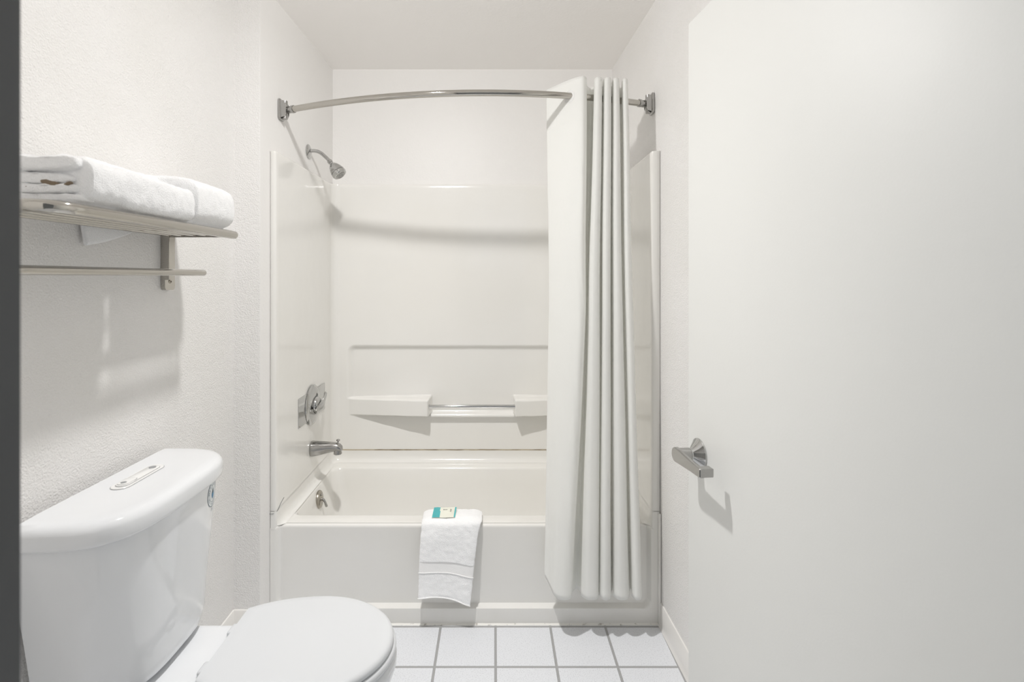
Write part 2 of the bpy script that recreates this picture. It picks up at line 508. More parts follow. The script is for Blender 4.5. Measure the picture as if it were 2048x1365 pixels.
# border posts rising from the apron to the surround nose
for s in (0, 1):
    pts = P[:7] if s == 0 else P[-7:]
    loft(bm, [[(x, y-0.0006, z) for x, y in pts] for z in (0.374, 0.40, 0.4432)], closed=False)
link('tub_body', bm, M['fibre'], tub, sharp=50)
# overflow plate with trip lever
bm = bmesh.new()
ax = Vector((1, 0, 0.10)).normalized(); oc = Vector((-0.8278, 2.50, 0.322))
lathe(bm, [(0.040, -0.004), (0.041, 0.004), (0.039, 0.008), (0.030, 0.011), (0.014, 0.012), (0.0, 0.012)], oc, ax)
ov = link('overflow_plate', bm, M['dull'], tub)
bm = bmesh.new()
tube(bm, [oc+ax*0.010, oc+ax*0.022+Vector((0, -0.002, -0.002)), oc+ax*0.03+Vector((0.0, -0.004, -0.014)), oc+ax*0.035+Vector((0.002, -0.006, -0.032))], [0.006, 0.006, 0.005, 0.006], 14, round_end=True)
for dy in (-1, 1):
    q = oc+ax*0.011+Vector((0, 0.0, 0.02*dy)); lathe(bm, [(0.005, 0), (0.005, 0.002), (0.003, 0.003)], q, ax, 12)
link('trip_lever', bm, M['nickel'], ov)
# caulk bead along the floor
bm = bmesh.new()
n = 120
rows = []
for k in range(n+1):
    x = LW(YF)+0.004 + (RW(YF)-0.008-LW(YF))*k/n
    wv = 0.004+0.0015*noise.noise(Vector((x*30, 0, 0)))
    rows.append([(x, YF+0.001, 0.006+0.002*noise.noise(Vector((x*25, 3, 0)))), (x, YF-wv*0.6, 0.003), (x, YF-wv-0.003, 0.0004)])
loft(bm, rows, closed=False)
link('caulk_bead', bm, M['caulk'], tub)
bm = bmesh.new(); box(bm, (RW(YF)-0.0105, YF-0.012, 0.0), (RW(YF)-0.001, YF+0.004, 0.44), 0.003, 2)
link('edge_caulk', bm, M['fibre'], tub)

# ------------------------------------------------------------------ shower fittings on the left alcove wall
FY = 2.505
def lwx(y): return panelL(y)
# shower head
sh = empty('shower_fitting', (LW(FY), FY, 1.965), 'chrome shower head on a bent arm above the surround', 'shower head')
bm = bmesh.new(); wx = LW(FY)+0.0006
lathe(bm, [(0.034, 0), (0.034, 0.002), (0.031, 0.005), (0.020, 0.010), (0.013, 0.012)], (wx, FY, 1.965), (1, 0, 0)); link('flange', bm, M['chrome'], sh)
bm = bmesh.new()
pth = catmull([(wx+0.004, FY, 1.967), (wx+0.03, FY, 1.968), (wx+0.055, FY, 1.960), (wx+0.080, FY, 1.940), (wx+0.102, FY, 1.918)], 8)
tube(bm, pth, 0.0085, 18); link('shower_arm', bm, M['chrome'], sh)
bm = bmesh.new()
hd = Vector((0.62, -0.10, -0.78)).normalized(); hp = Vector((wx+0.098, FY, 1.922))
lathe(bm, [(0.010, 0), (0.012, 0.002), (0.012, 0.014), (0.009, 0.016), (0.008, 0.02), (0.014, 0.024), (0.023, 0.036), (0.030, 0.052), (0.033, 0.066), (0.0335, 0.070), (0.0315, 0.0705), (0.0315, 0.0725), (0.034, 0.073), (0.0345, 0.082), (0.031, 0.090), (0.026, 0.092)], hp, hd, 36)
hb = link('spray_head', bm, M['chrome'], sh)
bm = bmesh.new()
lathe(bm, [(0.0235, 0.086), (0.0235, 0.094), (0.021, 0.095), (0.019, 0.0935), (0.004, 0.0935)], hp, hd, 30); link('spray_face', bm, M['nickel'], hb)
for k in range(10):
    a = 2*PI*k/10
bm = bmesh.new()
u = Vector((0, 1, 0)); u = (u-hd*u.dot(hd)).normalized(); v = hd.cross(u)
for rr, nn in ((0.013, 10), (0.007, 6)):
    for k in range(nn):
        a = 2*PI*k/nn; lathe(bm, [(0.0012, 0.0930), (0.0012, 0.0950), (0.0, 0.0952)], hp+(u*math.cos(a)+v*math.sin(a))*rr, hd, 6)
link('nozzles', bm, M['grey'], hb)

# mixer valve
vx = lwx(FY)+0.0006; VZ = 0.768
va = empty('shower_valve', (vx, FY, VZ), 'chrome mixer valve with round plate over a rectangular cover', 'shower valve')
bm = bmesh.new(); box(bm, (vx, FY-0.175, VZ-0.066), (vx+0.003, FY+0.19, VZ+0.066), 0.0012, 2)
link('cover_plate', bm, M['chrome'], va)
bm = bmesh.new(); lathe(bm, [(0.093, 0.0032), (0.094, 0.006), (0.090, 0.011), (0.075, 0.017), (0.055, 0.020), (0.046, 0.021), (0.0, 0.0212)], (vx, FY, VZ), (1, 0, 0), 56)
rp = link('round_plate', bm, M['chrome'], va)
bm = bmesh.new()
lathe(bm, [(0.041, 0.0200), (0.041, 0.0214), (0.0405, 0.0216)], (vx, FY, VZ), (1, 0, 0), 40, cap0=False); link('dark_ring', bm, M['dark'], rp)
bm = bmesh.new()
lathe(bm, [(0.038, 0.021), (0.037, 0.030), (0.032, 0.037), (0.022, 0.041), (0.0, 0.042)], (vx, FY, VZ), (1, 0, 0), 40)
kn = link('handle_hub', bm, M['chrome'], va)
bm = bmesh.new()
lv = [Vector((vx+0.036, FY-0.05, VZ-0.020)), Vector((vx+0.046, FY-0.02, VZ-0.008)), Vector((vx+0.050, FY+0.01, VZ+0.004)), Vector((vx+0.046, FY+0.05, VZ+0.020)), Vector((vx+0.040, FY+0.085, VZ+0.034))]
fr = frames(catmull([tuple(p) for p in lv], 6)); N_ = len(fr); loops = []
for i, (c, tt, Nn, B) in enumerate(fr):
    s = i/(N_-1); wd = 0.007+0.011*math.sin(PI*min(1, s*1.15)**0.9) if s < 0.9 else 0.011
    th = 0.007
    loops.append([c + Nn*math.cos(a)*wd + B*math.sin(a)*th for a in [2*PI*k/18 for k in range(18)]])
loft(bm, loops, True, True, True)
link('lever', bm, M['chrome'], kn)

# tub spout
SZ = 0.560
spo = empty('tub_spout', (vx, FY, SZ), 'worn chrome bath spout with diverter knob above the tub', 'spout')
bm = bmesh.new()
sx0 = vx
loops = []
for s, rz, ry, dz in [(0, 0.036, 0.034, 0), (0.006, 0.037, 0.035, 0), (0.012, 0.036, 0.034, 0), (0.05, 0.031, 0.030, 0.003), (0.09, 0.025, 0.025, 0.007), (0.118, 0.021, 0.022, 0.008), (0.134, 0.019, 0.020, 0.004), (0.143, 0.014, 0.016, 0.000), (0.146, 0.006, 0.008, -0.002)]:
    loops.append([(sx0+s, FY+ry*math.cos(a), SZ+dz+rz*math.sin(a)) for a in [2*PI*k/28 for k in range(28)]])
loft(bm, loops, True, True, True)
loft(bm, [[(sx0+0.124+0.018*math.cos(a)*k2, FY+0.018*math.sin(a)*k2, z) for a in [2*PI*k/22 for k in range(22)]] for z, k2 in ((SZ+0.004, 0.9), (SZ-0.012, 1.0), (SZ-0.024, 1.08), (SZ-0.026, 1.0), (SZ-0.026, 0.8), (SZ-0.01, 0.75))], True, False, True)
link('spout_body', bm, M['nickel'], spo)
bm = bmesh.new(); lathe(bm, [(0.0035, 0), (0.0035, 0.012), (0.008, 0.015), (0.009, 0.019), (0.006, 0.022), (0.0, 0.023)], (sx0+0.125, FY, SZ+0.022), (0.05, 0, 1), 20)
link('diverter_knob', bm, M['nickel'], spo)

# ------------------------------------------------------------------ shower rod
RZ = 2.072; RM = -0.11
def rodY(x): return 2.018 + 0.182*((x-RM)/0.77)**2
rod = empty('shower_rod', (RM, 2.02, RZ), 'curved chrome shower curtain rod spanning the bath alcove', 'shower rod')
xa, xb = LW(2.2)+0.030, RW(2.2)-0.030
zr = lambda x: RZ + 0.012*(x+0.11)/0.77
pts = [(xa+(xb-xa)*i/60, rodY(xa+(xb-xa)*i/60), zr(xa+(xb-xa)*i/60)) for i in range(61)]
bm = bmesh.new(); tube(bm, pts, 0.0125, 28); link('curved_tube', bm, M['steel'], rod)
for s, xe, wallx in ((-1, xa, LW(2.2)), (1, xb, RW(2.2))):
    ye = rodY(xe); ze = zr(xe); d = -s
    bm = bmesh.new()
    x0 = wallx + d*0.0006
    # base plate with rounded ends
    prof = rrect(-0.027, 0.027, -0.043, 0.043, 0.012, 5, 0, 3)
    loops = [[(x0, ye+p[0], ze+p[1]) for p in prof],
             [(x0+d*0.006, ye+p[0], ze+p[1]) for p in prof],
             [(x0+d*0.010, ye+p[0]*0.85, ze+p[1]*0.92) for p in prof]]
    loft(bm, loops, True, True, True)
    # two cheeks and the pivot barrel
    for q in (-1, 1):
        lp = []
        for yy in (ye+q*0.017-0.003, ye+q*0.017+0.003):
            lp.append([(x0+d*0.009, yy, ze-0.034), (x0+d*0.024, yy, ze-0.030), (x0+d*0.030, yy, ze-0.016), (x0+d*0.031, yy, ze+0.016), (x0+d*0.024, yy, ze+0.030), (x0+d*0.009, yy, ze+0.034)])
        loft(bm, lp, True, True, True)
    br = link('wall_bracket', bm, M['nickel'], rod)
    bm = bmesh.new()
    tube(bm, [(x0+d*0.018, ye, ze-0.037), (x0+d*0.018, ye, ze+0.037)], 0.012, 20)
    link('pivot', bm, M['nickel'], br)
    bm = bmesh.new()
    tdir = Vector((d, (rodY(xe+d*0.04)-ye)/0.04, 0)).normalized()
    base = Vector((x0+d*0.016, ye-(0.014)*tdir.y/abs(tdir.x), ze))
    lathe(bm, [(0.012, 0), (0.0145, 0.004), (0.0145, 0.044), (0.016, 0.045), (0.016, 0.053), (0.0145, 0.054), (0.0128, 0.054)], Vector((xe, ye, ze))-tdir*0.018, tdir, 28)
    link('sleeve', bm, M['nickel'], rod)

# ------------------------------------------------------------------ shower curtain
def px2x(px, y): return (px-989)/1060*y
def fold_path(start, peaks, yf, yr):
    pts = [(px2x(a, y), y) for a, y in start]
    n = len(peaks)
    for i, (l, c, r) in enumerate(peaks):
        f = yf[i]
        if i > 0: pts.append((px2x(l, f+0.028), f+0.028))
        if i > 0: pts.append((px2x((l+c)/2, f+0.006), f+0.006))
        pts.append((px2x(c, f), f))
        pts.append((px2x((c+r)/2+(r-c)*0.25, f+0.006), f+0.006))
        pts.append((px2x(r, f+0.028), f+0.028))
        if i < n-1:
            nl = peaks[i+1][0]; rm = (r+nl)/2
            pts.append((px2x(r+0.5, yr-0.03), yr-0.03))
            pts.append((px2x(rm, yr), yr))
            pts.append((px2x(nl-0.5, yr-0.03), yr-0.03))
    return catmull(pts, 7)
top_ = fold_path([(1093, 2.185), (1108, 2.145), (1124, 2.105), (1146, 2.06)], [(0, 1163, 1173), (1189, 1197, 1204), (1207, 1215, 1222), (1225, 1232, 1238), (1244, 1250, 1255)], [2.036, 2.042, 2.046, 2.052, 2.058], 2.165)
midp = fold_path([(1098, 2.12), (1108, 2.09), (1124, 2.055), (1142, 2.03)], [(0, 1160, 1172), (1177, 1188, 1199), (1205, 1213, 1221), (1225, 1236, 1245), (1250, 1258, 1266)], [2.008, 2.012, 2.012, 2.014, 2.016], 2.105)
bot_ = fold_path([(1089, 2.055), (1095, 2.045), (1102, 2.025), (1110, 2.0)], [(0, 1127, 1143), (1163, 1181, 1196), (1199, 1211, 1221), (1227, 1244, 1258), (1264, 1274, 1283)], [1.985]*5, 2.062)
ZT, ZB = 2.143, 0.160
bm = bmesh.new(); rows = []
NR = 110
for j in range(NR+1):
    t_ = j/NR
    z = ZT + (ZB-ZT)*t_
    row = []
    L_ = len(top_)
    for i in range(L_):
        a = Vector(top_[i]); m_ = Vector(midp[i]); c = Vector(bot_[i])
        if t_ < 0.45: p = a.lerp(m_, t_/0.45)
        else: p = m_.lerp(c, (t_-0.45)/0.55)
        wr = 0.0035*min(1, t_*4)
        s = i/L_
        p = p + Vector((noise.noise(Vector((s*9, z*1.7, 1))), noise.noise(Vector((s*9, z*1.7, 7)))))*wr
        # small creases in the first wide panel
        if s < 0.2: p.y += 0.0022*noise.noise(Vector((s*40, z*9+s*30, 3)))*min(1, t_*6)
        p.y = min(p.y, 2.196 if z > 0.6 else 2.078)
        zz_ = z
        if j > NR-14 and s < 0.09: zz_ += (0.09-s)/0.09*0.055*((j-(NR-14))/14)
        row.append((p.x, p.y, zz_))
    rows.append(row)
loft(bm, rows, closed=False)
cur = empty('shower_curtain', (0.36, 2.06, ZB), 'off white fabric shower curtain bunched at the right end of the rod', 'curtain')
o = link('curtain_fabric', bm, M['curtain'], cur, sharp=80, recalc=False)
sm = o.modifiers.new('thickness', 'SOLIDIFY'); sm.thickness = 0.0012
# header band seam
bm = bmesh.new()
rows = []
for z in (1.972, 1.9735, 1.975):
    t_ = (ZT-z)/(ZT-ZB); off = 0.0014 if z == 1.9735 else 0.0009
    rows.append([])
    for i in range(len(top_)):
        p = Vector(top_[i]).lerp(Vector(midp[i]), t_/0.45); s = i/len(top_)
        p = p + Vector((noise.noise(Vector((s*9, z*1.7, 1))), noise.noise(Vector((s*9, z*1.7, 7)))))*0.0035*min(1, t_*4)
        i0, i1 = max(i-1, 0), min(i+1, len(top_)-1)
        tn = Vector(top_[i1])-Vector(top_[i0]); nn = Vector((tn.y, -tn.x)).normalized()
        p = p + nn*off
        rows[-1].append((p.x, p.y, z))
loft(bm, rows, closed=False); link('header_seam', bm, M['curtain'], cur)
# grommet ring where the rod enters the first panel
gi = min(range(30), key=lambda i: abs(rodY(top_[i][0])-top_[i][1]))
g = top_[gi]; tn = (Vector(top_[gi+1])-Vector(top_[gi-1])); nn = Vector((tn.y, -tn.x, 0)).normalized()
bm = bmesh.new()
lathe(bm, [(0.0150, -0.003), (0.0150, 0.003), (0.018, 0.0045), (0.025, 0.0040), (0.0275, 0.0015), (0.0275, -0.002)], (g[0], g[1], zr(g[0])-0.004), nn, 36, cap0=False, cap1=False)
link('grommet', bm, M['button'], cur)

# ------------------------------------------------------------------ towels: terry helper
def terry(name, loops, parent=None, capped=True, amp=0.0022, sub=1, m='towel', freq=55):
    bm = bmesh.new(); loft(bm, loops, True, capped, capped)
    bmesh.ops.recalc_face_normals(bm, faces=bm.faces)
    if sub:
        bmesh.ops.subdivide_edges(bm, edges=bm.edges, cuts=sub, use_grid_fill=True)
        bmesh.ops.smooth_vert(bm, verts=bm.verts, factor=0.5, use_axis_x=True, use_axis_y=True, use_axis_z=True)
    bm.normal_update()
    for v in bm.verts:
        n1 = noise.noise(v.co*freq); n2 = noise.noise(v.co*freq*5)
        v.co += v.normal*(amp*n1 + amp*0.35*n2)
    return link(name, bm, M[m], parent, sharp=75)

# washcloth over the tub rim
wc = empty('washcloth', (-0.17, 2.15, DECK), 'white folded terry washcloth draped over the front rim of the bathtub', 'washcloth')
XA0, XA1 = -0.292, -0.050
def cloth_prof():
    """centre line in (y, z) from inside the rim over the top and down the apron"""
    return [(2.190, 0.3985), (2.160, 0.4005), (2.125, 0.4015), (2.106, 0.4000), (2.093, 0.393), (2.088, 0.380), (2.083, 0.36), (2.078, 0.33), (2.074, 0.29), (2.069, 0.25), (2.063, 0.20), (2.058, 0.16), (2.053, 0.125)]
CP = catmull(cloth_prof(), 6)
def cloth_section(s_idx, half_t):
    y, z = CP[s_idx]
    a = CP[max(s_idx-1, 0)]; b_ = CP[min(s_idx+1, len(CP)-1)]
    t_ = Vector((b_[0]-a[0], b_[1]-a[1])).normalized(); n_ = Vector((-t_.y, t_.x))
    if n_.x > 0 and n_.y < 0.2: n_ = -n_
    if n_.y < -0.01 and abs(n_.x) < 0.5: n_ = -n_
    f = s_idx/(len(CP)-1)
    x0 = XA0 + 0.004*math.sin(f*5); x1 = XA1 - 0.045*max(0, f-0.25)/0.75
    pts = []
    m_ = 22
    for k in range(m_+1):
        q = k/m_; x = x0+(x1-x0)*q
        th = half_t*min(1, (1-abs(2*q-1)**6)*1.0+0.15)
        wob = 0.003*noise.noise(Vector((x*14, f*4, 2)))*(1 if f > 0.45 else 0.2)
        sag = 0
        if f > 0.35:
            sag = (f-0.35)/0.65*(-0.010*math.sin(q*PI*1.2+0.1)*-1 - 0.020*q**1.5)
        pts.append((x, y+n_.x*(th)+wob + 0.009*math.sin(q*PI)*max(0, f-0.4)/0.6 - (0.003*math.sin(q*PI*2)*f), z+n_.y*(th)+sag))
    back = []
    for k in range(m_, -1, -1):
        q = k/m_; x = x0+(x1-x0)*q
        th = half_t*min(1, (1-abs(2*q-1)**6)+0.15)
        wob = 0.003*noise.noise(Vector((x*14, f*4, 2)))*(1 if f > 0.45 else 0.2)
        sag = 0
        if f > 0.35:
            sag = (f-0.35)/0.65*(-0.010*math.sin(q*PI*1.2+0.1)*-1 - 0.020*q**1.5)
        back.append((x, y-n_.x*(th)+wob + 0.009*math.sin(q*PI)*max(0, f-0.4)/0.6 - (0.003*math.sin(q*PI*2)*f), z-n_.y*(th)+sag))
    return pts+back
LC = len(CP)
b0, b1 = int(LC*0.735), int(LC*0.80)
loopsA = [cloth_section(i, 0.0125 if i < 15 else 0.0105) for i in range(0, b0+1)]
terry('upper_terry', loopsA, wc, amp=0.0016)
loopsB = [cloth_section(i, 0.0072) for i in range(b0-1, b1+2)]
terry('flat_band', loopsB, wc, amp=0.0003, m='weave')
loopsC = [cloth_section(i, 0.0095 if i < LC-2 else 0.008) for i in range(b1, LC)]
terry('lower_terry', loopsC, wc, amp=0.0016)
bm = bmesh.new()
q = [p for p in cloth_section(LC-1, 0.0085)[:23]]
tube(bm, [(p[0], p[1]-0.001, p[2]-0.001) for p in q], 0.0022, 8, round_end=True)
link('bottom_hem', bm, M['weave'], wc)
bm = bmesh.new()
q = [p for p in cloth_section(b1, 0.0095)[:23]]
tube(bm, [(p[0], p[1]-0.0012, p[2]+0.001) for p in q], 0.0018, 8, round_end=True)
link('band_edge', bm, M['weave'], wc)

# soap packet on the washcloth
sp_ = empty('soap_packet', (-0.195, 2.135, 0.410), 'small cream and teal wrapped soap lying on top of the washcloth', 'soap')
def packet_z(x, y): return 0.4105
bm = bmesh.new()
xl, xr, y0, y1 = -0.248, -0.156, 2.106, 2.172
nx, ny = 30, 12
G = []
zt = lambda u, v: 0.4150+0.012*v+0.006*(max(0, math.sin(PI*min(1, max(0, (u-0.06)/0.86))))**0.45)*(max(0, math.sin(PI*v))**0.5)
ctr = Vector(((xl+xr)/2, (y0+y1)/2, 0)); rotp = Matrix.Rotation(math.radians(2), 3, 'Z')
def pk(u, v, z):
    p = Vector((xl+(xr-xl)*u + 0.004*(v-0.5), y0+(y1-y0)*v + 0.0012*math.sin(u*9), 0)); p = ctr + rotp @ (p-ctr); return (p.x, p.y, z)
for j in range(ny+1):
    G.append([bm.verts.new(pk(i/nx, j/ny, zt(i/nx, j/ny) + 0.0006*noise.noise(Vector((i*0.5, j*0.7, 0))))) for i in range(nx+1)])
B_ = [[bm.verts.new(pk(i/nx, j/ny, 0.4140)) for i in range(nx+1)] for j in range(ny+1)]
for j in range(ny):
    for i in range(nx):
        f = bm.faces.new((G[j][i], G[j][i+1], G[j+1][i+1], G[j+1][i])); u = (i+0.5)/nx
        f.material_index = 1 if u < 0.34-0.05*(j/ny) or u > 0.93 else 0
        bm.faces.new((B_[j][i], B_[j+1][i], B_[j+1][i+1], B_[j][i+1]))
for i in range(nx):
    bm.faces.new((G[0][i], B_[0][i], B_[0][i+1], G[0][i+1])); bm.faces.new((G[ny][i], G[ny][i+1], B_[ny][i+1], B_[ny][i]))
for j in range(ny):
    bm.faces.new((G[j][0], G[j+1][0], B_[j+1][0], B_[j][0])); bm.faces.new((G[j][nx], B_[j][nx], B_[j+1][nx], G[j+1][nx]))
link('wrapper', bm, [M['cream'], M['teal']], sp_)

def text_bm(s, size, extrude=0.0):
    cu = bpy.data.curves.new('lettering', 'FONT'); cu.body = s; cu.size = size; cu.align_x = 'CENTER'; cu.align_y = 'CENTER'
    cu.resolution_u = 2
    ob = bpy.data.objects.new('lettering', cu)
    me = bpy.data.meshes.new_from_object(ob)
    bm = bmesh.new(); bm.from_mesh(me); bpy.data.objects.remove(ob); bpy.data.meshes.remove(me)
    return bm
def add_text(bm, s, size, M4, f=None):
    tb = text_bm(s, size)
    mp_ = {}
    for v in tb.verts:
        c = f(v.co) if f else M4 @ v.co
        mp_[v] = bm.verts.new(c)
    for fc in tb.faces:
        try: bm.faces.new([mp_[v] for v in fc.verts])
        except ValueError: pass
    tb.free()
bm = bmesh.new()
def on_packet(u0, v0, rot):
    def f(c):
        a = c.x*math.cos(rot)-c.y*math.sin(rot); d = c.x*math.sin(rot)+c.y*math.cos(rot)
        u = u0+a/(xr-xl); v = v0+d/(y1-y0)
        return Vector(pk(u, v, zt(u, v)+0.0007))
    return f
add_text(bm, 'BAR', 0.0095, None, on_packet(0.53, 0.62, 0))
add_text(bm, 'SOAP', 0.0075, None, on_packet(0.78, 0.55, PI/2))
link('print', bm, M['ink'], sp_, smooth=False)

# ------------------------------------------------------------------ towel shelf on the left wall
SY0, SY1 = 0.93, 1.60; SX0, SX1 = -0.965, -0.782; SZt = 1.497
rk = empty('towel_shelf', (XL, 1.27, 1.33), 'polished steel towel rack shelf with a lower bar on the left wall', 'towel rack')
R_ = 0.011
bm = bmesh.new()
cr_ = 0.05
pth = [(SX0, SY1, SZt), (SX1-0.012, SY1, SZt)]
pth += [(SX1-0.012+0.012*math.cos(a), SY1-0.012+0.012*math.sin(a), SZt) for a in [math.radians(90-15*k) for k in range(1, 7)]]
pth += [(SX1, SY1-0.03-(SY1-0.03-SY0-cr_)*k/20, SZt) for k in range(21)]
pth += [(SX1-cr_+cr_*math.cos(a), SY0+cr_-cr_*math.sin(a), SZt) for a in [math.radians(9*k) for k in range(1, 11)]]
pth += [(SX0, SY0, SZt)]
# the front rail is heavier than the end rails
fr_r = [0.0045]*2 + [0.006, 0.008, 0.010, 0.0115, 0.012, 0.012] + [0.0125]*21 + [0.012]*10 + [0.008]
tube(bm, pth, fr_r, 20); link('front_rail', bm, M['steel'], rk)
for k in range(5):
    x = SX1 - (k+1)*(SX1-SX0)/5.0
    bm = bmesh.new(); tube(bm, [(x, SY0+0.003, SZt-0.001), (x, SY1+0.0, SZt-0.001)], 0.0048, 12, round_end=True)
    link('shelf_bar', bm, M['steel'], rk)
LX, LZ = -0.8755, 1.3835
bm = bmesh.new(); tube(bm, [(LX, SY0-0.01+(1.592-SY0+0.01)*k/10, LZ) for k in range(11)], 0.0095, 24, round_end=True); link('lower_bar', bm, M['steel'], rk)
for y in (1.595, 0.97):
    # wall plate: upright band with rounded foot, side arm to the shelf and the lower bar
    bm = bmesh.new()
    prof = [(-0.024, 1.505), (-0.024, 1.352)] + [(-0.014+0.010*math.cos(a)*1.0, 1.342+0.010*math.sin(a)) for a in [math.radians(180+18*k) for k in range(6)]] + [(0.014+0.010*math.cos(a), 1.342+0.010*math.sin(a)) for a in [math.radians(270+18*k) for k in range(6)]] + [(0.024, 1.505)]
    loft(bm, [[(xx, y+a, z) for a, z in prof] for xx in (XL+0.0006, XL+0.012, XL+0.0135)], True, True, True)
    bk = link('wall_bracket', bm, M['steel'], rk)
    bm = bmesh.new()
    for zc, xe, hh in ((LZ, LX, 0.006), (1.4935, SX1-0.02, 0.005)):
        box(bm, (XL+0.012, y-0.022, zc-hh), (xe, y-0.017, zc+hh), 0.0012, 2)
    box(bm, (XL+0.0105, y-0.0245, 1.362), (XL+0.026, y-0.0205, 1.497), 0.0012, 2)
    link('side_arm', bm, M['steel'], rk, sharp=20)
    bm = bmesh.new(); lathe(bm, [(0.006, 0), (0.0055, 0.002), (0.003, 0.003), (0.0028, 0.001), (0.0, 0.001)], (XL+0.0135, y, 1.357), (1, 0, 0), 16)
    link('screw', bm, M['dull'], bk)

# folded towels on the shelf
ZTW = SZt+0.0145
def folded(ya, yb, xa_, xb_, h, seed, ra=0.02, rb=0.05, n=40, z0=ZTW, lean=0.0):
    """rounded bundle lofted along Y; xa_, xb_, h may be functions of y; ra, rb = end rounding"""
    F = lambda v, y: v(y) if callable(v) else v
    loops = []
    ys = sorted({ya+(yb-ya)*k/n for k in range(n+1)} | {ya+ra*q for q in (0.04, 0.15, 0.35, 0.6)} | {yb-rb*q for q in (0.01, 0.04, 0.1, 0.2, 0.35, 0.6)})
    for y in ys:
        da = min(1, (y-ya)/ra); db = min(1, (yb-y)/rb)
        ea = math.sqrt(max(0, 1-(1-da)**2)); eb = math.sqrt(max(0, 1-(1-db)**2))
        e = min(0.30+0.70*ea, 0.12+0.88*eb)
        h_ = F(h, y)*(0.5+0.5*e) if e < 1 else F(h, y)
        x0 = F(xa_, y); x1 = F(xb_, y); ins = (1-e)*0.035
        zb = z0 + F(h, y)*0.22*(1-e); pts = []
        for q in range(48):
            a = 2*PI*q/48; ca, sa = math.cos(a), math.sin(a)
            px = abs(ca)**0.50*(1 if ca > 0 else -1); pz = abs(sa)**0.62*(1 if sa > 0 else -1)
            x = (x0+x1)/2 + ((x1-x0)/2-ins)*px
            z = zb + h_/2 + h_/2*pz
            if pz > 0: z += pz*(0.005*noise.noise(Vector((x*11+seed, y*8, 0))))
            if px < 0 and pz > 0: z += 0.005*pz
            pts.append((x, y, z))
        loops.append(pts)
    return loops
# large towel running to the far end; its front part steps forward beyond the near towel
tb_ = empty('bath_towel', (-0.87, 1.48, ZTW), 'white folded bath towel at the far end of the steel shelf, one corner sagging below', 'towel')
fB = lambda y: -0.868 + 0.088*sstep(1.378, 1.396, y)
terry('folded_body', folded(1.135, 1.624, -0.976, fB, 0.124, 3.1, ra=0.03, rb=0.055, n=60), tb_, amp=0.0016)
bm = bmesh.new()
# corner hanging down behind the shelf
rows = []
for j in range(9):
    t_ = j/8
    rows.append([])
    for i in range(13):
        s = i/12
        y = 1.255 + 0.17*s; zbot = 1.505-0.022-0.030*(1-s)**0.7*t_ if True else 0
        z = 1.507 - (0.055*(1-s)**0.6+0.006)*t_
        x = -0.9765 + 0.003*math.sin(s*7)+0.004*t_
        rows[-1].append((x, y + 0.008*t_, z))
loft(bm, rows, closed=False)
o = link('sagging_corner', bm, M['towel'], tb_, recalc=False); md = o.modifiers.new('thickness', 'SOLIDIFY'); md.thickness = 0.008; md.offset = 1
# near towel with its layered folded end facing the door
ta_ = empty('bath_towel', (-0.82, 1.15, ZTW), 'white folded bath towel nearest the doorway, its stacked fold ends with brown painted shade in the gap between', 'towel')
bA = lambda y: -0.962 + 0.100*sstep(1.105, 1.128, y)
terry('folded_body', folded(1.012, 1.378, bA, -0.769, lambda y: 0.092-0.008*sstep(1.1, 1.38, y), 8.2, ra=0.012, rb=0.022, n=50), ta_, amp=0.0017)
for k, (za, hh, x1, ys_) in enumerate(((0.060, 0.030, -0.788, 0.994), (0.036, 0.021, -0.797, 0.999), (0.017, 0.019, -0.792, 0.996), (0.001, 0.017, -0.786, 0.998))):
    terry('fold_end', folded(ys_, 1.05, -0.960, x1, hh, 2.2+k*3, ra=0.012, rb=0.01, n=10, z0=ZTW+za), ta_, amp=0.0022)
bm = bmesh.new()  # brown blobs stand in for the shaded gap between the fold layers
for k, (xq, zq, a_, b_) in enumerate(((-0.838, 0.0360, 0.023, 0.0060), (-0.878, 0.0300, 0.015, 0.0042), (-0.806, 0.035, 0.008, 0.0035))):
    bmesh.ops.create_icosphere(bm, subdivisions=3, radius=1.0, matrix=Matrix.Translation((xq, 1.002, ZTW+zq)) @ Matrix.Rotation(0.25*(1-k), 4, 'Y') @ Matrix.Diagonal((a_, 0.006, b_, 1)))
for v in bm.verts: v.co.z += 0.002*noise.noise(v.co*120); v.co.x += 0.003*noise.noise(v.co*90)
link('fold_shade', bm, M['fold_shade'], ta_)

# ------------------------------------------------------------------ toilet
TY = 1.317
toi = empty('toilet', (-0.63, TY, 0), 'white close-coupled toilet with closed lid against the left wall', 'toilet')
def dshape(xback, depth, hw, z, n=3.6, N=64, cy=TY):
    pts = []
    for k in range(N+1):
        t_ = -1 + 2*k/N
        # denser near the ends
        t_ = math.sin(t_*PI/2)
        pts.append((xback + depth*max(0, 1-abs(t_)**n)**(1/n), cy + hw*t_, z))
    # back edge
    for k in range(1, 12): pts.append((xback, cy+hw-2*hw*k/12, z))
    return pts
XBK = -0.978
bm = bmesh.new()
body = []
def tk(f): return f
for z, hw, dp in [(0.440, 0.155, 0.175), (0.443, 0.178, 0.190), (0.452, 0.192, 0.199), (0.48, 0.201, 0.203), (0.56, 0.213, 0.204), (0.64, 0.226, 0.209), (0.72, 0.238, 0.213), (0.80, 0.248, 0.216), (0.835, 0.250, 0.217)]:
    body.append(dshape(XBK+0.004, dp-0.004, hw, z, n=3.3))
loft(bm, body, True, True, True)
tank = link('tank', bm, M['china'], toi, sharp=60)
bm = bmesh.new()
L0 = []
ZL = 0.868
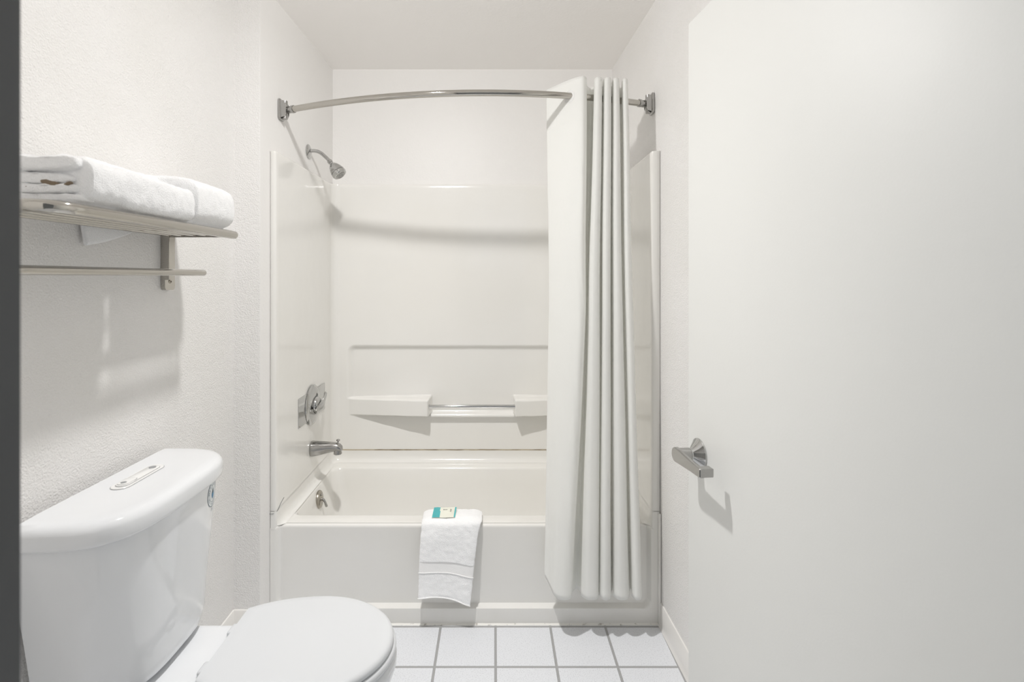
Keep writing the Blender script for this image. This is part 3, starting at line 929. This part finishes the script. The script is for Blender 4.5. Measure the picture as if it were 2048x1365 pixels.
for dz, ins in [(-0.050, 0.014), (-0.050, 0.004), (-0.047, 0.001), (-0.042, 0.0), (-0.020, 0.0005), (-0.013, 0.003), (-0.007, 0.008), (-0.003, 0.015), (-0.001, 0.024), (0.0, 0.036), (0.0012, 0.07)]:
    L0.append(dshape(XBK+min(ins, 0.012), 0.2285-ins-min(ins, 0.012), 0.264-ins, ZL+dz))
loft(bm, L0, True, True, True)
lid = link('tank_lid', bm, M['china'], toi, sharp=60)
# dual flush button
def stadium(cx, cy, L, r, z, n=14):
    return [(cx+r*math.cos(a), cy+L+r*math.sin(a), z) for a in [PI*k/n for k in range(n+1)]] + [(cx+r*math.cos(a), cy-L+r*math.sin(a), z) for a in [PI+PI*k/n for k in range(n+1)]]
bx, by = -0.893, 1.330
bm = bmesh.new(); loft(bm, [stadium(bx, by, 0.062, 0.0215, ZL+0.0005), stadium(bx, by, 0.062, 0.0215, ZL+0.0025), stadium(bx, by, 0.062, 0.0205, ZL+0.0034)], True, False, True)
bpl = link('flush_plate', bm, M['button'], lid)
bm = bmesh.new(); loft(bm, [stadium(bx, by, 0.0620, 0.0222, ZL+0.0012), stadium(bx, by, 0.062, 0.0226, ZL+0.0020)], True, False, True)
link('plate_gap', bm, M['groove'], lid)
bm = bmesh.new(); loft(bm, [stadium(bx, by, 0.0555, 0.0162, ZL+0.0033), stadium(bx, by, 0.0555, 0.0162, ZL+0.0037)], True, False, True); link('button_gap', bm, M['groove'], bpl)
bm = bmesh.new(); loft(bm, [stadium(bx, by, 0.055, 0.0152, ZL+0.0035), stadium(bx, by, 0.055, 0.0152, ZL+0.0052), stadium(bx, by, 0.0548, 0.0142, ZL+0.0058)], True, False, True); link('full_flush_button', bm, M['button'], bpl)
bm = bmesh.new(); lathe(bm, [(0.0146, 0.0056), (0.0146, 0.0062)], (bx, by-0.031, ZL), (0, 0, 1), 28); link('button_gap', bm, M['groove'], bpl)
bm = bmesh.new(); loft(bm, [stadium(bx, by-0.042, 0.0105, 0.0135, ZL+0.006), stadium(bx, by-0.042, 0.0105, 0.0135, ZL+0.0074), stadium(bx, by-0.042, 0.0102, 0.0125, ZL+0.0078)], True, False, True); link('half_flush_button', bm, M['button'], bpl)
for dy, r in ((0.054, 0.0085), (-0.054, 0.0065)):
    bm = bmesh.new(); lathe(bm, [(r, 0.0055), (r, 0.0084 if dy < 0 else 0.0068)], (bx, by+dy, ZL), (0, 0, 1), 24); link('grey_dot', bm, M['grey'], bpl)

# water label on the tank front
def tank_pt(y, z, off=0.0006):
    def dims(z):
        tab = [(0.56, 0.213, 0.204), (0.64, 0.226, 0.209), (0.72, 0.238, 0.213), (0.80, 0.248, 0.216), (0.835, 0.250, 0.217)]
        for a, b_ in zip(tab, tab[1:]):
            if a[0] <= z <= b_[0]:
                f = (z-a[0])/(b_[0]-a[0]); return a[1]+(b_[1]-a[1])*f, a[2]+(b_[2]-a[2])*f
        return (0.25, 0.217) if z > 0.8 else (0.213, 0.204)
    def at(y):
        hw, dp = dims(z); t_ = (y-TY)/hw; return Vector((XBK+0.004+(dp-0.004)*max(0, 1-abs(t_)**3.3)**(1/3.3), y, z))
    p = at(y); q = at(y+0.001); d = q-p; n_ = Vector((d.y, -d.x, 0)).normalized()
    return p+n_*off
TAB = []
yy = 1.30
acc = 0
pp = tank_pt(yy, 0.76)
while yy < 1.55:
    TAB.append((acc, yy)); yy += 0.002; q = tank_pt(yy, 0.76); acc += (q-pp).length; pp = q
def arc_y(s):
    for (a, ya), (b_, yb) in zip(TAB, TAB[1:]):
        if a <= s <= b_: return ya+(yb-ya)*(s-a)/(b_-a)
    return TAB[-1][1]
S0 = [a for a, y in TAB if y <= 1.452][-1]
LZc = 0.780
def lab(off):
    return lambda c: tank_pt(arc_y(S0+c.x), LZc+c.y, off)
def disc(bm, r0, r1, off, seg=40, rings=2):
    f = lab(off)
    R = [[bm.verts.new(f(Vector((math.cos(2*PI*k/seg)*(r0+(r1-r0)*j/rings), math.sin(2*PI*k/seg)*(r0+(r1-r0)*j/rings), 0)))) for k in range(seg)] for j in range(rings+1)]
    for a, b_ in zip(R, R[1:]):
        for k in range(seg): bm.faces.new((a[k], a[(k+1) % seg], b_[(k+1) % seg], b_[k]))
bm = bmesh.new(); disc(bm, 0.0, 0.0355, 0.0005, rings=6); stk = link('water_label', bm, M['paper'], tank)
bm = bmesh.new(); disc(bm, 0.0345, 0.0360, 0.0009, rings=1); disc(bm, 0.0225, 0.0235, 0.0009, rings=1)
for k, ch in enumerate('WaterSense'):
    a = math.radians(168-17.5*k)
    f = lab(0.0010)
    def g_(c, a=a, f=f):
        ca, sa = math.cos(a-PI/2), math.sin(a-PI/2)
        x = 0.0288*math.cos(a) + c.x*ca - c.y*sa; y = 0.0288*math.sin(a) + c.x*sa + c.y*ca
        return f(Vector((x, y, 0)))
    add_text(bm, ch, 0.0105, None, g_)
for k, ch in enumerate('Meets EPA Criteria'):
    a = math.radians(200+8.3*k)
    def g2(c, a=a, f=lab(0.0010)):
        ca, sa = math.cos(a+PI/2), math.sin(a+PI/2)
        return f(Vector((0.0290*math.cos(a)+c.x*ca-c.y*sa, 0.0290*math.sin(a)+c.x*sa+c.y*ca, 0)))
    if ch != ' ': add_text(bm, ch, 0.0065, None, g2)
link('label_lettering', bm, M['navy'], stk, smooth=False)
bm = bmesh.new(); f = lab(0.0011)
for half, mi in ((1, 0), (-1, 1)):
    pts = []
    for k in range(17):
        t_ = k/16; y = 0.0175-0.033*t_
        wdt = 0.0082*math.sin(PI*t_**1.5)**0.9 if 0 < t_ < 1 else 0
        pts.append((wdt*half, y))
    mid = [bm.verts.new(f(Vector((0, y, 0)))) for _, y in pts]; ed = [bm.verts.new(f(Vector((x, y, 0)))) for x, y in pts]
    for k in range(16):
        fc = bm.faces.new((mid[k], mid[k+1], ed[k+1], ed[k])); fc.material_index = 0 if k < 8 else 1
link('water_drop', bm, [M['navy'], M['blue']], stk, smooth=False)
bm = bmesh.new()
add_text(bm, '1.28 gpf', 0.0065, None, lambda c: lab(0.0008)(Vector((c.x, c.y-0.044, 0))))
link('label_lettering', bm, M['navy'], tank, smooth=False)

# bowl
SYc = 1.330
XS = -0.48
def egg(scale, z, N=80, xr=-0.676, rear=0.135, cut=True, dx=0.0):
    """closed lid outline, straight at the hinge end"""
    pts = []
    hw0 = 0.190+scale; xt = -0.256+scale
    a0 = math.acos(max(-1, min(1, (xr-XS)/(0.28+scale))))
    for k in range(N+1):
        a = -a0 + 2*a0*k/N
        c, s = math.cos(a), math.sin(a)
        x = XS + ((xt-XS) if c > 0 else (0.28+scale))*c
        pts.append((x+dx, SYc + hw0*s, z))
    return pts
def bowl_outline(z, hw, xt, xrear, hr, N=72):
    """rear deck + oval front"""
    pts = []
    for k in range(N+1):
        a = math.radians(-100+200*k/N); c, s = math.cos(a), math.sin(a)
        x = XS + ((xt-XS) if c > 0 else 0.25)*c
        pts.append((x, SYc + hw*s, z))
    xj = pts[-1][0]
    for k in range(1, 13):
        f = k/12; ff = f*f*(3-2*f)
        pts.append((xj+(-0.735-xj)*f, SYc + (hw*0.985)*(1-ff) + hr*ff, z))
    for k in range(1, 5): pts.append((-0.735+(xrear+0.735)*k/4, SYc-0.006+hr, z))
    for k in range(1, 8): pts.append((xrear, SYc-0.006+hr-2*hr*k/8, z))
    for k in range(4): pts.append((xrear+(-0.735-xrear)*k/4, SYc-0.006-hr, z))
    for k in range(12, 0, -1):
        f = k/12; ff = f*f*(3-2*f)
        pts.append((xj+(-0.735-xj)*f, SYc - (hw*0.985)*(1-ff) - hr*ff, z))
    return pts
bm = bmesh.new()
loft(bm, [bowl_outline(0.0, 0.115, -0.42, -0.90, 0.105), bowl_outline(0.02, 0.113, -0.42, -0.90, 0.103),
          bowl_outline(0.12, 0.100, -0.42, -0.90, 0.095), bowl_outline(0.20, 0.115, -0.38, -0.92, 0.095),
          bowl_outline(0.28, 0.150, -0.31, -0.94, 0.098), bowl_outline(0.35, 0.178, -0.262, -0.955, 0.104),
          bowl_outline(0.395, 0.188, -0.248, -0.965, 0.110), bowl_outline(0.412, 0.188, -0.248, -0.966, 0.112),
          bowl_outline(0.420, 0.182, -0.256, -0.964, 0.108), bowl_outline(0.422, 0.172, -0.268, -0.958, 0.100)], True, True, True)
# deck behind the seat and the pad the tank bolts to
def slab(rows): loft(bm, [rrect(xq, xw_, SYc-0.006-hy, SYc-0.006+hy, 0.028, 6, zq, 4) for zq, xq, xw_, hy in rows], True, True, True)
slab(((0.400, -0.966, -0.660, 0.112), (0.420, -0.966, -0.664, 0.113), (0.4265, -0.966, -0.668, 0.111), (0.4295, -0.964, -0.674, 0.106), (0.4305, -0.960, -0.682, 0.098)))
slab(((0.428, -0.962, -0.830, 0.090), (0.436, -0.962, -0.835, 0.090), (0.441, -0.962, -0.838, 0.088)))
link('bowl', bm, M['china'], toi, sharp=60)
bm = bmesh.new()
loft(bm, [egg(0.002, 0.4225), egg(0.006, 0.425), egg(0.007, 0.430), egg(0.006, 0.437), egg(0.001, 0.4405)], True, True, True)
link('seat', bm, M['plastic'], toi, sharp=60)
bm = bmesh.new()
def dome(k, z): # shrink the outline towards its middle
    return [(XS+(x-XS)*k, SYc+(y-SYc)*k, z) for x, y, _ in egg(0, 0)]
loft(bm, [egg(-0.004, 0.4425), egg(0.0, 0.4445), egg(0.0005, 0.450), egg(-0.001, 0.455), egg(-0.005, 0.4588), egg(-0.011, 0.4605), dome(0.85, 0.4615), dome(0.6, 0.4625), dome(0.3, 0.463)], True, True, True)
link('seat_lid', bm, M['plastic'], toi, sharp=60)
for s in (-1, 1):
    bm = bmesh.new()
    box(bm, (-0.699, SYc+s*0.070-0.020, 0.4300), (-0.680, SYc+s*0.070+0.020, 0.4440), 0.005, 3)
    box(bm, (-0.685, SYc+s*0.070-0.016, 0.4310), (-0.668, SYc+s*0.070+0.016, 0.4415), 0.002, 2)
    link('hinge', bm, M['plastic'], toi)

# ------------------------------------------------------------------ the open door and its lever
dE = Vector((0.5276, 1.4427, 0)); dd = Vector((0.0976, -0.9952, 0)); dn = Vector((-0.9952, -0.0976, 0))
DW = 1.0; DT = 0.040
bm = bmesh.new()
poly = [dE, dE+dd*DW, dE+dd*DW-dn*DT, dE-dn*DT]
prism(bm, [(p.x, p.y) for p in poly], 0.012, 2.06, 0.0015, 2)
door = struct('door_1', bm, M['door'])
def dp(s, out, z): return dE + dd*s + dn*out + Vector((0, 0, z))
HZ = 0.910; HS = 0.063
bm = bmesh.new()
lathe(bm, [(0.0395, 0.0002), (0.0400, 0.0015), (0.0395, 0.0035), (0.034, 0.007), (0.018, 0.0200), (0.0150, 0.0225), (0.0150, 0.026)], dp(HS, 0, HZ), dn, 48)
hnd = link('door_handle', bm, M['chrome'], door)
bm = bmesh.new()
lathe(bm, [(0.0135, 0.020), (0.0135, 0.027), (0.0165, 0.0275), (0.0168, 0.029), (0.0168, 0.060), (0.0165, 0.062)], dp(HS, 0, HZ), dn, 36)
link('handle_shank', bm, M['nickel'], hnd)
bm = bmesh.new()
# lever arm: flat slab from the shank towards the hinge side, with a return at its tip
outl = []
for k in range(13):
    a = math.radians(90+15*k); outl.append((0.0+0.019*math.cos(a), 0.019*math.sin(a)))
outl += [(0.02, -0.0175), (0.09, -0.0125), (0.132, -0.0115), (0.134, -0.009), (0.134, 0.009), (0.132, 0.0105), (0.09, 0.0115), (0.02, 0.017)]
for a_, b_ in ((0.056, 0.067),):
    prism_l = [[dp(HS+s, o_, HZ+z) for s, z in outl] for o_ in (a_, a_+0.001, b_-0.002, b_)]
    prism_l[0] = [dp(HS+s*0.99, a_, HZ+z*0.96) for s, z in outl]; prism_l[-1] = [dp(HS+s*0.99, b_, HZ+z*0.93) for s, z in outl]
    loft(bm, prism_l, True, True, True)
lp = []
for o_ in (0.060, 0.034, 0.032):
    k = 1 if o_ > 0.033 else 0.85
    lp.append([dp(HS+0.123+x*k, o_, HZ+z*k) for x, z in [(-0.010, -0.010), (0.0108, -0.010), (0.0108, 0.010), (-0.010, 0.010)]])
loft(bm, lp, True, True, True)
link('lever', bm, M['nickel'], hnd, sharp=30)

sc.cycles.max_bounces = 14
sc.cycles.diffuse_bounces = 8
sc.cycles.glossy_bounces = 5
sc.cycles.sample_clamp_indirect = 4.0
